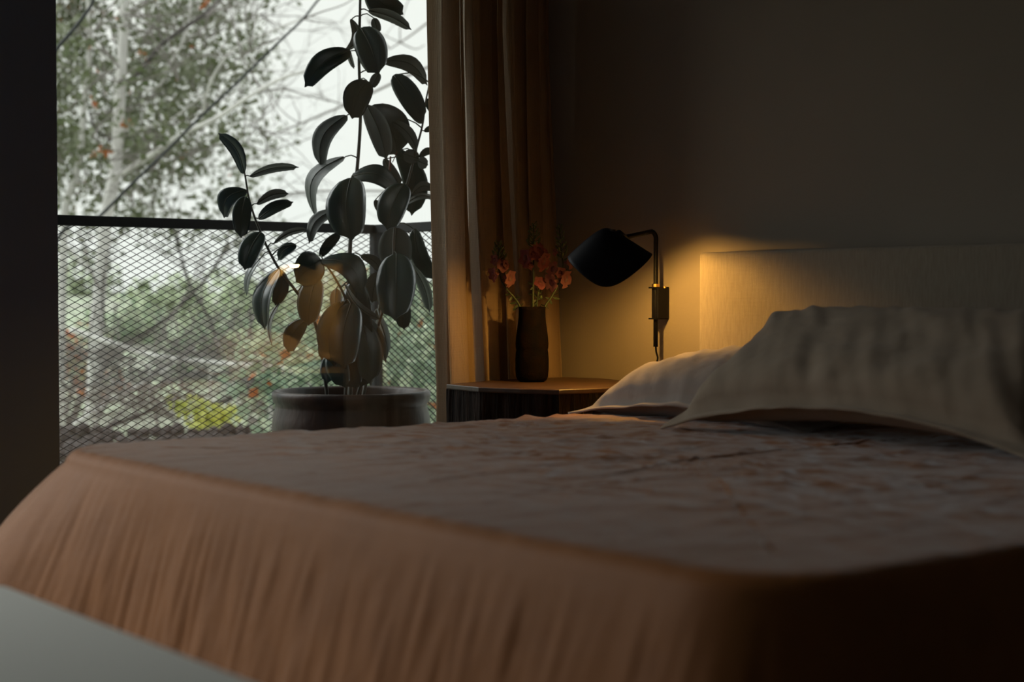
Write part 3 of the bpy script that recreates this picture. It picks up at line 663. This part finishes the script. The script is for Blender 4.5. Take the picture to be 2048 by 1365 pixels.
def rubber_leaf(bx, by, tx, ty, wpx, side=1, face=1, dd=0.0, td=0.0, arc=0.0, stem=None, fold=0.25, blunt=0.0, pet=True):
    """base/tip pixels, apparent width, side: which way the blade turns, face +1 upper side seen / -1 underside, dd base depth, td tip depth offset, arc bend."""
    d = PD + dd; A = at(bx, by, d); B = at(tx, ty, d + td); ax = B - A; L = ax.length
    view = ((A + B) / 2 - CAM).normalized(); a_ = ax.normalized()
    s0 = a_.cross(view).normalized(); n0 = s0.cross(a_).normalized()
    if n0.dot(view) > 0: n0 = -n0                      # towards the viewer
    app = wpx / F * d / 2; Wr = max(app * 1.03, L * 0.19)
    tw = math.acos(min(1, app / Wr)) * side
    sd = s0 * math.cos(tw) + n0 * math.sin(tw); nn = a_.cross(sd).normalized()
    if nn.dot(n0) < 0: nn = -nn
    NL, NW = 18, 8; V = []; Fc = []; mi = []
    for off in (0, -0.0009):
        for i in range(NL + 1):
            t = i / NL
            wv = math.sqrt(max(0.0, 1 - (2 * min(1, t * .99 + .006) - 1) ** 2)) ** (1.0 - .15 * blunt) * (1.04 - .10 * t)
            if t > 0.93: wv = wv * .45 * (1 - (t - .93) / .07) ** .5 + .01
            bend = s0 * (arc * L * math.sin(PI * t)) + nn * (0.07 * L * math.sin(PI * t))
            c = A + ax * t + bend
            for j in range(NW + 1):
                q = -1 + 2 * j / NW; ww = wv * Wr
                rip = 0.0012 * math.sin(t * 46 + abs(q) * 5)
                V.append(c + sd * (q * ww * (1 - .06 * fold)) + nn * (face * (abs(q) * ww * fold * 1.0 - ww * .2 * q * q) + off + rip * face * .5 * abs(q)))
    K = (NL + 1) * (NW + 1)
    top = 0 if face > 0 else 1
    for i in range(NL):
        for j in range(NW):
            a0 = i * (NW + 1) + j; q = (a0, a0 + 1, a0 + NW + 2, a0 + NW + 1)
            Fc.append(q); mi.append(top); Fc.append(tuple(x + K for x in q[::-1])); mi.append(1 - top)
    for i in range(NL):
        for j in (0, NW):
            a0 = i * (NW + 1) + j; b0 = a0 + NW + 1; Fc.append((a0, b0, b0 + K, a0 + K)); mi.append(0)
    mb = MB(); mb.v = [tuple(v) for v in V]; mb.f = Fc; mb.m = mi
    rib = [A + ax * t + s0 * (arc * L * math.sin(PI * t)) + nn * (0.07 * L * math.sin(PI * t)) + nn * (0.0006 if face < 0 else .0002) for t in [k / 10 for k in range(11)]]
    mb.tube(rib, [lerp(.0022, .0005, k / 10) for k in range(11)], 6, 2)
    if pet:
        best = None
        for si, sp in enumerate(stem_pts):
            if stem is not None and si != stem: continue
            for p in sp:
                if p.z < hh: continue
                dst = (p - A).length + (0.0 if stem is not None else 0)
                if best is None or dst < best[0]: best = (dst, p)
        if best and best[0] < 0.22:
            P = best[1]; m1 = P.lerp(A, .5) + UP * (best[0] * .18)
            mb.tube([P, P.lerp(A, .22) + UP * best[0] * .12, m1, A.lerp(m1, .3), A + ax * .02], [.0026, .0022, .002, .002, .0018], 6, 2)
    return mb.build('leaf', [M['leaf_top'], M['leaf_back'], M['leaf_rib']], plant, smooth=True, origin=A)
L_top = [
    # bx by tx ty w side face dd td arc stem
    (735, -34, 807, 29, 50, 1, 1, 0, .02, .10, 0), (737, 22, 823, 60, 21, 1, -1, 0, .02, -.12, 0), (703, 38, 691, 104, 19, -1, -1, 0, .03, -.20, 0),
    (748, 36, 757, 66, 17, 1, -1, .05, .02, 0, 0), (722, 56, 757, 149, 58, 1, 1, -.02, -.04, -.06, 0), (700, 102, 609, 175, 40, 1, 1, 0, -.02, .10, 0),
    (697, 98, 708, 138, 9, 1, -1, .03, .02, 0, 0), (768, 122, 855, 171, 30, -1, -1, .04, .03, -.16, 0), (788, 150, 846, 243, 42, 1, 1, .02, 0, -.05, 3),
    (758, 146, 742, 176, 18, 1, -1, .02, 0, 0, 0), (735, 162, 704, 238, 50, -1, 1, -.03, -.04, .10, 0), (692, 231, 642, 336, 36, 1, -1, .02, .02, .16, 0),
    (733, 211, 773, 320, 40, 1, -1, -.02, 0, -.06, 0), (742, 212, 795, 312, 70, -1, 1, .01, .03, -.10, 0), (785, 243, 834, 303, 22, 1, -1, 0, .01, -.14, 3),
    (688, 314, 631, 436, 27, 1, -1, .02, .03, .20, 0), (800, 300, 823, 432, 46, 1, 1, .06, .08, -.14, 3), (768, 318, 802, 370, 20, 1, -1, .05, .04, 0, 3),
    (703, 353, 800, 387, 36, -1, 1, -.03, -.04, -.16, 0), (702, 356, 704, 482, 73, 1, 1, -.05, -.06, .06, 0), (808, 368, 774, 460, 54, 1, 1, -.12, -.02, .05, 4),
    (820, 224, 845, 248, 10, 1, -1, .03, 0, 0, 3), (838, 318, 806, 308, 26, 1, -1, .03, 0, 0, 3), (836, 322, 856, 330, 22, 1, -1, .02, -.02, 0, 3),
    (838, 314, 872, 303, 14, 1, 1, .03, .02, -.15, 3), (848, 262, 876, 258, 12, 1, 1, .03, .02, -.1, 3), (824, 388, 872, 382, 18, 1, -1, .03, .02, -.25, 3), (812, 408, 876, 400, 12, -1, -1, .02, .02, -.12, 3),
    (750, 400, 764, 428, 13, 1, -1, .05, .02, 0, 4), (674, 420, 618, 488, 24, 1, -1, -.05, .0, .15, 0), (640, 513, 681, 466, 20, 1, 1, -.10, .02, -.06, 2),
    (722, 511, 764, 548, 20, 1, -1, .03, .03, -.15, 0), (792, 456, 790, 545, 62, 1, -1, .0, .03, .0, 4), (828, 458, 872, 562, 34, 1, 1, .04, .03, .06, 3), (823, 530, 859, 626, 22, 1, 1, .03, .03, -.12, 3),
    (793, 508, 790, 642, 72, 1, 1, -.14, -.08, -.02, 4), (806, 596, 808, 660, 30, 1, 1, -.02, .0, 0, 4), (757, 545, 744, 606, 34, -1, -1, .0, .0, .05, 4),
    (750, 622, 776, 710, 17, 1, -1, -.02, 0, -.10, 4), (722, 630, 772, 727, 22, 1, -1, -.10, -.02, -.12, 4), (690, 570, 762, 640, 13, 1, -1, -.13, -.05, .04, 2),
    (646, 520, 726, 590, 46, -1, 1, -.17, -.05, -.20, 2), (642, 520, 592, 565, 58, -1, 1, -.15, -.10, .05, 2), (592, 490, 556, 520, 22, 1, 1, -.10, .03, .1, 1),
    (632, 556, 617, 652, 46, 1, 1, -.13, -.02, .03, 1), (610, 640, 576, 706, 34, 1, 1, -.08, -.0, .08, 1), (556, 539, 530, 661, 33, 1, 1, -.11, -.03, .10, 1), (562, 540, 550, 612, 28, -1, 1, -.09, 0, -.06, 1),
    (558, 606, 544, 692, 9, 1, -1, -.09, 0, .08, 1), (522, 465, 489, 541, 40, 1, 1, -.11, -.05, .05, 1), (520, 518, 493, 592, 12, 1, 1, -.10, 0, .06, 1),
    (488, 347, 436, 266, 25, -1, 1, -.10, 0, .16, 1), (500, 353, 598, 335, 16, 1, 1, -.10, .03, -.13, 1), (492, 380, 448, 437, 35, 1, 1, -.10, .03, .22, 1), (491, 394, 482, 477, 34, -1, 1, -.12, -.08, .05, 1),
    (514, 408, 578, 388, 18, 1, -1, -.09, .05, -.14, 1), (517, 438, 587, 404, 22, -1, 1, -.10, .03, -.04, 1), (548, 487, 616, 460, 12, 1, -1, -.07, .04, -.15, 1),
    (690, 604, 668, 734, 62, -1, 1, -.15, -.05, .10, 2), (712, 560, 722, 740, 58, 1, 1, -.10, -.05, .0, 2), (662, 652, 645, 722, 24, -1, 1, -.08, 0, .06, 1), (670, 704, 655, 768, 30, 1, 1, -.14, -.05, .06, 2),
    (736, 690, 742, 772, 20, 1, -1, -.05, 0, 0, 4), (672, 578, 672, 620, 22, 1, -1, -.14, -.02, 0, 2), (738, 700, 722, 775, 40, 1, 1, -.12, -.04, 0, 4), (690, 700, 712, 778, 44, 1, 1, -.14, -.04, 0, 2),
    (702, 608, 688, 738, 66, 1, 1, -.16, -.05, .05, 2), (722, 640, 738, 768, 50, -1, 1, -.15, -.05, -.04, 2), (672, 688, 690, 776, 42, 1, 1, -.16, -.04, .05, 2), (708, 660, 716, 776, 48, -1, -1, -.12, -.04, 0, 2),
    # above the frame
    (716, -30, 650, 10 - 60, 34, 1, 1, 0, 0, .1, 0), (724, -90, 790, -70, 40, 1, 1, 0, 0, -.1, 0), (720, -120, 660, -150, 36, -1, 1, 0, .03, .1, 0), (724, -160, 735, -240, 26, 1, 1, 0, 0, .05, 0),
    (866, 140, 905, 190, 36, 1, 1, .05, 0, 0, 3), (866, 135, 885, 60, 30, 1, 1, .05, 0, 0, 3), (852, 200, 905, 235, 30, 1, 1, .05, .04, 0, 3),
]
for a in L_top: a = a[:4] + (a[4] * 1.12,) + a[5:9] + (-a[9] * 1.1,) + a[10:]; rubber_leaf(*a, blunt=0.6 if a[4] > 40 else 0.0)
MB().tube([at(781, 313, PD - .0), at(779, 345, PD), at(778, 352, PD)], [.003, .0045, .003], 7).build('leaf_sheath', M['shoot'], plant, smooth=True)
MB().tube([at(795, 303, PD), at(785, 325, PD)], .0016, 5).build('leaf_sheath', M['shoot'], plant, smooth=True)

# ------------------------------------------------------------------ garden
def ground_z(x, y):
    d = x * FWD.x + y * FWD.y
    t = min(20.0, max(0.0, (d - 8.0)))
    z = -0.62 + 0.075 * t + 0.18 * noise.noise(Vector((x * .25, y * .25, 0)))
    return z
V = []; Fc = []; GN = 90
for j in range(GN + 1):
    for i in range(GN + 1):
        x = -45 + 105 * i / GN; y = 6.0 + 74 * (j / GN) ** 1.3
        V.append((x, y, ground_z(x, y) + 0.06 * noise.noise(Vector((x * 1.1, y * 1.1, 3)))))
for j in range(GN):
    for i in range(GN): a = j * (GN + 1) + i; Fc.append((a, a + 1, a + GN + 2, a + GN + 1))
o = mesh_obj('ground_garden', V, Fc, M['ground'], None, True); tag(o, 'sloping garden ground beyond the balcony', kind='structure')

def leaf_cloud(name, blobs, size, mats, parent, density=None, probs=None):
    """blobs: (centre Vector, radius, count). Each leaf a folded diamond of two triangles."""
    vs = []; fs = []; mi = []
    for (c, r, n) in blobs:
        p = rng.normal(size=(n, 3)); p /= np.linalg.norm(p, axis=1)[:, None]
        p = p * (rng.random(n) ** 0.45)[:, None] * (r if np.ndim(r) == 0 else np.array(r)) + np.array(c)
        d = rng.normal(size=(n, 3)); d[:, 2] -= .3; d /= np.linalg.norm(d, axis=1)[:, None]
        e = np.cross(d, rng.normal(size=(n, 3))); e /= np.linalg.norm(e, axis=1)[:, None]
        L = size * rng.uniform(.6, 1.3, n)[:, None]; w_ = L * rng.uniform(.25, .42, n)[:, None]
        nn = np.cross(d, e)
        q = np.stack([p, p + d * L * .5 + e * w_ + nn * w_ * .3, p + d * L, p + d * L * .5 - e * w_ + nn * w_ * .3], 1)
        k = len(vs) * 0 + sum(len(x) for x in vs); vs.append(q.reshape(-1, 3))
        idx = k + np.arange(n)[:, None] * 4
        fs.append(np.concatenate([idx + [0, 1, 2], idx + [0, 2, 3]], 0)); m_ = rng.choice(len(mats), n, p=probs); mi.append(np.concatenate([m_, m_]))
    Vv = np.concatenate(vs); Ff = np.concatenate(fs); Mi = np.concatenate(mi)
    base = wloc(parent) if parent else Vector((0, 0, 0)); Vv = Vv - np.array(base)
    me = bpy.data.meshes.new(name); me.vertices.add(len(Vv)); me.vertices.foreach_set('co', Vv.ravel().astype(np.float32))
    me.loops.add(len(Ff) * 3); me.loops.foreach_set('vertex_index', Ff.ravel().astype(np.int32))
    me.polygons.add(len(Ff)); me.polygons.foreach_set('loop_start', np.arange(len(Ff), dtype=np.int32) * 3)
    me.polygons.foreach_set('material_index', Mi.astype(np.int32))
    for m_ in mats: me.materials.append(m_)
    me.update(); me.validate()
    o = bpy.data.objects.new(name, me); C.objects.link(o); o.parent = parent; o['kind'] = 'stuff'
    return o
def limb(name, path, w0, w1, m, parent, k=6, D=0):
    """path of (px,py,depth); widths in px at mean depth"""
    pts = curve_pts([at(x, y, d) for x, y, d in path], k); n = len(pts); dm = path[0][2]
    return MB().tube(pts, [lerp(w0, w1, i / n) * dm / F / 2 for i in range(n)], 8).build(name, m, parent, smooth=True)
def twigs(name, starts, m, parent, n=5, ln=0.9, r=.006):
    mb = MB()
    def rec(p, d, L, r, lvl):
        pts = [p]; q = p
        for i in range(4):
            d = (d + Vector((random.gauss(0, .16), random.gauss(0, .16), random.gauss(0, .13)))).normalized(); q = q + d * L / 4; pts.append(q)
        mb.tube(pts, [lerp(r, r * .35, i / 4) for i in range(5)], 4, cap=False)
        if lvl: 
            for i in range(2): 
                k = random.choice((2, 3, 4)); rec(pts[k], (d + Vector((random.gauss(0, .6), random.gauss(0, .6), random.gauss(0, .5)))).normalized(), L * .62, r * .55, lvl - 1)
    for (p, d) in starts:
        for i in range(n): rec(p, (d + Vector((random.gauss(0, .35), random.gauss(0, .35), random.gauss(0, .3)))).normalized(), ln * random.uniform(.6, 1.1), r, 2)
    o = mb.build(name, m, parent); o['kind'] = 'stuff'; return o

def root_at(px, py, d): p = at(px, py, d); p.z = ground_z(p.x, p.y) - .1; return p
# tree with the thick pale trunk
D1 = 12.0
b1 = root_at(178, 780, D1)
t1 = empty('pale_tree', b1, 'pale-barked tree with the thicker trunk and leafy crown behind the railing', 'tree')
def trunk(name, root, path, w0, w1, m, parent):
    pts = [root] + [at(x, y, d) for x, y, d in path]; pts = curve_pts(pts, 6); n = len(pts); dm = path[0][2]
    return MB().tube(pts, [lerp(w0, w1, i / n) * dm / F / 2 for i in range(n)], 10).build(name, m, parent, smooth=True)
trunk('trunk', b1, [(190, 720, D1), (198, 600, D1), (212, 440, D1), (232, 330, D1), (238, 220, D1), (244, 120, D1), (250, 0, D1), (256, -150, D1), (270, -320, D1)], 30, 15, M['bark_pale'], t1)
limb('branch', [(222, 360, D1), (300, 312, D1 - .4), (365, 268, D1 - .7), (430, 238, D1 - .9), (495, 195, D1 - 1.1), (560, 158, D1 - 1.2), (620, 138, D1 - 1.3), (680, 110, D1 - 1.3)], 12, 4, M['bark_pale'], t1)
limb('branch', [(238, 165, D1), (262, 158, D1 - .2), (290, 130, D1 - .3), (320, 92, D1 - .4), (370, 55, D1 - .5), (430, 10, D1 - .5), (480, -60, D1 - .5)], 11, 7, M['bark_dark'], t1)
limb('branch', [(290, 185, D1 + .3), (320, 170, D1 + .3), (338, 130, D1 + .3), (362, 90, D1 + .3), (378, 40, D1 + .3), (384, -40, D1 + .3)], 6, 6, M['bark_pale'], t1)
limb('branch', [(245, 262, D1), (290, 255, D1), (340, 240, D1), (375, 215, D1), (420, 180, D1)], 6, 3, M['bark_pale'], t1)
limb('branch', [(238, 135, D1), (210, 115, D1), (183, 92, D1)], 5, 3, M['bark_pale'], t1)
limb('branch', [(405, 245, D1), (412, 190, D1 - .3), (440, 130, D1 - .5), (480, 90, D1 - .6), (560, 55, D1 - .7), (610, 35, D1 - .8)], 7, 3, M['bark_pale'], t1)
limb('branch', [(500, 190, D1 - 1), (560, 178, D1 - 1), (610, 190, D1 - 1), (660, 204, D1 - 1)], 4, 1.5, M['twig'], t1)
limb('branch', [(230, 290, D1), (215, 275, D1), (195, 262, D1), (184, 240, D1)], 6, 3, M['bark_dark'], t1)
limb('branch', [(200, 560, D1), (170, 530, D1), (140, 500, D1), (115, 470, D1)], 9, 6, M['bark_pale'], t1)
blobs = []
random.seed(11)
for i in range(360):
    px = random.uniform(-250, 600); py = random.uniform(-260, 480)
    if px > 480 and py > 0 and random.random() < min(1, (px - 480) / 90) : continue
    if px > 430 and 130 < py < 300 and random.random() < .55: continue
    if py > 330 and random.random() < .35: continue
    d = random.uniform(D1 + 0.25, D1 + 3.5) if random.random() < .94 else random.uniform(D1 - 1.6, D1)
    blobs.append((at(px, py, d), random.uniform(.16, .42), random.randint(50, 120)))
leaf_cloud('foliage', blobs, 0.062, [M['f_green'], M['f_olive'], M['f_orange']], t1, probs=[.6, .395, .005])
leaf_cloud('foliage', [(at(x, y, D1 - .3), .035, 7) for x, y in ((286, 112), (255, 243), (192, 306), (185, 205), (210, 300), (410, 5))], 0.055, [M['f_orange']], t1)
twigs('twigs', [(at(random.uniform(150, 540), random.uniform(0, 420), D1 + random.uniform(-1, 1)), Vector((random.uniform(-.3, 1), random.uniform(-.5, .5), random.uniform(.0, .7)))) for _ in range(46)], M['twig'], t1, n=3, ln=.8, r=.006)
# slimmer second trunk
b2 = root_at(120, 700, 12.6)
t2 = empty('pale_tree', b2, 'slender pale-barked trunk at the far left, beside the column', 'tree')
trunk('trunk', b2, [(128, 460, 12.6), (150, 360, 12.6), (163, 290, 12.6), (168, 200, 12.6), (178, 130, 12.6), (179, 60, 12.6), (176, 0, 12.6), (172, -200, 12.6)], 16, 8, M['bark_pale'], t2)
limb('branch', [(164, 150, 12.6), (185, 150, 12.6), (205, 148, 12.6), (228, 140, 12.6)], 5, 3, M['bark_pale'], t2)
limb('branch', [(176, 210, 12.6), (184, 245, 12.6), (195, 268, 12.6), (200, 300, 12.6), (202, 400, 12.6)], 4, 3, M['bark_dark'], t2)
leaf_cloud('foliage', [(at(random.uniform(20, 200), random.uniform(-100, 560), 13.2 + random.random()), .3, 60) for _ in range(46)], 0.055, [M['f_olive'], M['f_green'], M['f_orange']], t2, probs=[.6, .37, .03])
# bare tree to the right, thin branches against the sky
b3 = root_at(980, 700, 13)
t3 = empty('bare_tree', b3, 'bare tree whose thin leafless branches cross the sky behind the rubber plant', 'tree')
trunk('trunk', b3, [(985, 500, 13), (975, 300, 13), (960, 100, 13), (940, -100, 13)], 30, 12, M['bark_dark'], t3)
limb('branch', [(970, 60, 13), (900, 30, 13), (862, 42, 12.8), (820, 72, 12.6), (780, 98, 12.5)], 7, 2, M['twig'], t3)
limb('branch', [(970, 100, 13), (862, 132, 12.8), (740, 188, 12.6), (690, 210, 12.5), (600, 248, 12.4), (530, 275, 12.3)], 6, 2.5, M['twig'], t3)
limb('branch', [(975, 400, 13), (830, 385, 12.8), (700, 382, 12.6), (600, 385, 12.5), (500, 398, 12.4)], 5, 2, M['twig'], t3)
limb('branch', [(800, 85, 12.5), (830, 98, 12.5), (850, 90, 12.5)], 3, 1.5, M['twig'], t3)
twigs('twigs', [(at(x, y, 12.5), Vector((-.6, -.3, .25))) for x, y in ((800, 85), (780, 98), (600, 248), (600, 385), (530, 275), (690, 210))], M['twig'], t3, n=2, ln=.5, r=.005)
# branch entering from the upper centre (part of a nearer limb)
b4 = root_at(60, 620, 10.0)
t4 = empty('leaning_tree', b4, 'thin dark leaning trunk crossing the window diagonally', 'tree')
trunk('trunk', b4, [(100, 520, 10), (200, 432, 10), (260, 372, 10), (330, 305, 10), (400, 235, 10), (480, 160, 10), (560, 82, 10), (606, 38, 10), (640, -4, 10), (720, -90, 10)], 7, 4, M['cable'], t4)
limb('branch', [(603, 40, 10), (640, 25, 10), (690, 8, 10), (730, -20, 10)], 3.5, 1.5, M['twig'], t4)
limb('branch', [(606, 38, 10), (630, 44, 10), (665, 48, 10)], 2.5, 1.2, M['twig'], t4)
limb('branch', [(560, 75, 10), (520, 92, 10), (470, 120, 10)], 3.5, 1.5, M['twig'], t4)
b5 = root_at(-60, 400, 9)
t5 = empty('leaning_tree', b5, 'short dark leaning limb in the top left corner of the window', 'tree')
trunk('trunk', b5, [(-20, 260, 9), (60, 160, 9), (118, 92, 9), (150, 55, 9), (180, 15, 9), (195, -15, 9), (260, -100, 9)], 9, 5, M['cable'], t5)

# brush, fallen limbs and shrubs on the slope
def bush(name, label, px, py, d, r, n, size, mats, probs=None, extra=()):
    c = at(px, py, d); root = Vector((c.x, c.y, ground_z(c.x, c.y)))
    e = empty(name, root, label, 'shrub' if name != 'hedge' else 'hedge')
    bl = [(c + Vector((random.uniform(-1, 1) * r, random.uniform(-.6, .6) * r, random.uniform(-.45, .5) * r)), r * random.uniform(.35, .6), n // 12) for _ in range(12)]
    for (qx, qy, qr) in extra: bl += [(at(qx, qy, d), qr, n // 10)]
    leaf_cloud('foliage', bl, size, mats, e, probs=probs)
    mb = MB()
    for i in range(6):
        b_0 = bl[i][0]; mb.tube(curve_pts([root + Vector((random.uniform(-.1, .1), 0, -.05)), root.lerp(b_0, .5) + Vector((.05, 0, .1)), b_0], 3), [.02, .018, .016, .013, .01, .007, .004][:7], 5)
    mb.build('stems', M['twig'], e)
    return e
bush('shrub', 'red and orange autumn shrub low at the far left, beside the column', 128, 735, 13, .42, 500, .09, [M['f_red'], M['f_haze'], M['f_orange']], [.38, .42, .2])
bush('shrub', 'bright yellow-green shrub just above the dark stones', 415, 826, 10.5, .13, 420, .06, [M['f_yellow'], M['f_haze']], [.9, .1], [(365, 815, .06), (470, 836, .07), (440, 832, .08), (345, 805, .04)])
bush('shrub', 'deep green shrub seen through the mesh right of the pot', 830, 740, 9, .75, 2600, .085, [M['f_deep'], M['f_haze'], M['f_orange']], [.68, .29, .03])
bush('shrub', 'deep green shrub hidden mostly behind the curtain edge', 900, 690, 12, .55, 1600, .09, [M['f_deep'], M['f_olive']], [.5, .5])
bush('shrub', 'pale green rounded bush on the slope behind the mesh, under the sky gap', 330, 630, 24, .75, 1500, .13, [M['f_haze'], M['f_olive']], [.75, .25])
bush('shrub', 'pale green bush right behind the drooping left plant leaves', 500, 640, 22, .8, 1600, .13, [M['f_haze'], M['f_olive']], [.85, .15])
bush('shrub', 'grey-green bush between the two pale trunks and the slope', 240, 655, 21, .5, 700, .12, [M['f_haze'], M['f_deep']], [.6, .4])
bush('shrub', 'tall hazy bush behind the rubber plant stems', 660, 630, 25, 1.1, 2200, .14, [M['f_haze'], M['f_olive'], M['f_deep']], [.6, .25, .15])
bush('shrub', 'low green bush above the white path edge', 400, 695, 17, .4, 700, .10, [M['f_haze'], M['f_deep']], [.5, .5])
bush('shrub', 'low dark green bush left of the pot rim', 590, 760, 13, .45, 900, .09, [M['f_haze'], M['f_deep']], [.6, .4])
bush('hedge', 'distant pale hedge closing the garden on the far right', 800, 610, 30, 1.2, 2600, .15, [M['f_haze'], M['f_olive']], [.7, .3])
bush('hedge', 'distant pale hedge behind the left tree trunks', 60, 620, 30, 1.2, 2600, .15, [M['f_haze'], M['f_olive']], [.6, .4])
# white kerb-like rail along the path
def fallen(label, path, w0, w1, m, tw=0, name='fallen_branch'):
    pts = [at(x, y, d) for x, y, d in path]
    e = empty(name, pts[0], label, 'branch' if name == 'fallen_branch' else 'rail'); cp = curve_pts(pts, 6); n = len(cp); dm = path[0][2]
    MB().tube(cp, [max(.004, lerp(w0, w1, i / n)) * dm / F / 2 for i in range(n)], 7).build('limb' if name == 'fallen_branch' else 'bar', m, e, smooth=True)
    if tw: twigs('twigs', [(cp[random.randrange(2, n)], (cp[-1] - cp[0]).normalized()) for _ in range(tw)], M['twig'], e, n=2, ln=.55, r=.007)
    return e
wrail = fallen('long pale white rail running across the slope behind the mesh', [(140, 660, 10.9), (225, 688, 10.9), (300, 712, 10.9), (400, 725, 10.9), (500, 733, 10.9), (600, 742, 10.9), (720, 742, 10.9), (860, 750, 10.9)], 14, 12, M['pale_wood'], name='path_rail')
for i, x in enumerate((180, 300, 420, 540, 660, 800)):
    y = 675 + (x - 180) * .2 if x < 300 else 712 + (x - 300) * .08
    p = at(x, y, 10.9); MB().tube([p, Vector((p.x, p.y, ground_z(p.x, p.y) - .1))], .012, 7).build('post', M['pale_wood'], wrail)
fallen('pale bleached fallen limb slanting up from the lower left', [(150, 850, 10.5), (210, 810, 10.7), (280, 770, 11), (345, 730, 11.3), (390, 700, 11.6)], 14, 6, M['bark_pale'], 3)
fallen('long dark fallen limb just above the stones', [(140, 872, 10), (200, 860, 10), (250, 842, 10.1), (300, 822, 10.2), (350, 796, 10.4), (400, 790, 10.6)], 12, 5, M['bark_dark'], 4)
fallen('dark fallen limb forking above the yellow shrub', [(420, 812, 10.8), (460, 796, 10.9), (500, 770, 11), (545, 700, 11.3), (600, 660, 11.6), (680, 620, 12)], 10, 5, M['bark_dark'], 5)
fallen('grey limb arching from the ground toward the leaning leaves', [(180, 735, 12), (185, 770, 12), (240, 700, 12), (330, 640, 12), (410, 560, 12), (450, 500, 12.2)], 11, 5, M['bark_dark'], 5)
fallen('grey limb leaning right of the thick trunk', [(250, 790, 11.5), (222, 700, 11.5), (208, 640, 11.5), (205, 560, 11.6)], 5, 3, M['bark_dark'], 2)
fallen('mid-grey limb lying across the slope in the middle of the mesh', [(300, 780, 12), (380, 750, 12.2), (450, 745, 12.4), (520, 720, 12.6), (580, 690, 12.8)], 10, 5, M['twig'], 6)
fallen('dark forked limb standing left of the pot', [(500, 620, 12), (504, 680, 12), (520, 730, 12), (548, 775, 12)], 6, 4, M['bark_dark'], 2)
fallen('thin pale limb lying low above the yellow shrub', [(355, 770, 11), (395, 792, 11), (430, 812, 11)], 7, 4, M['pale_wood'], 1)
fallen('dark limb rising behind the mesh near the sky gap', [(440, 720, 13), (420, 640, 13), (390, 590, 13), (370, 540, 13), (352, 470, 13)], 8, 4, M['bark_dark'], 5)
# brushwood: countless dead twigs
bw = empty('brushwood', root_at(250, 800, 11), 'tangle of grey dead twigs lying across the slope', 'brushwood')
twigs('twigs', [(at(random.uniform(100, 620), random.uniform(690, 850), random.uniform(10, 12.5)), Vector((random.uniform(-1, 1), random.uniform(-.4, .4), random.uniform(-.15, .45)))) for _ in range(46)], M['twig'], bw, n=3, ln=.6, r=.010)
# dark stones along the near edge of the slope
sw = empty('stone_edging', at(330, 900, 9.6), 'row of dark stones edging the slope, low behind the mesh', 'stones')
sm = []
for k in range(3):
    V = []; Fc = []; 
    bm = bmesh.new(); bmesh.ops.create_icosphere(bm, subdivisions=2, radius=1)
    for v in bm.verts: v.co *= 1 + .28 * noise.noise(v.co * 1.3 + Vector((k * 7, 0, 0))); v.co.z *= .7
    me = bpy.data.meshes.new('stone'); bm.to_mesh(me); bm.free(); me.materials.append(M['stone']); sm.append(me)
base = wloc(sw); i = 0
for row in range(5):
    for q in range(26):
        px = 95 + q * 24 + random.uniform(-6, 6) + row * 7; py = 868 + row * 17 + random.uniform(-4, 4) - (px < 230) * 2 + (px > 330) * -4
        o = bpy.data.objects.new('stone', sm[i % 3]); C.objects.link(o); o.parent = sw
        p = at(px, py, 9.8 - row * .18); o.location = p - base; s = random.uniform(.04, .065); o.scale = (s, s * .9, s)
        o.rotation_euler = (random.uniform(0, 6), random.uniform(-.4, .4), random.uniform(0, 6)); i += 1
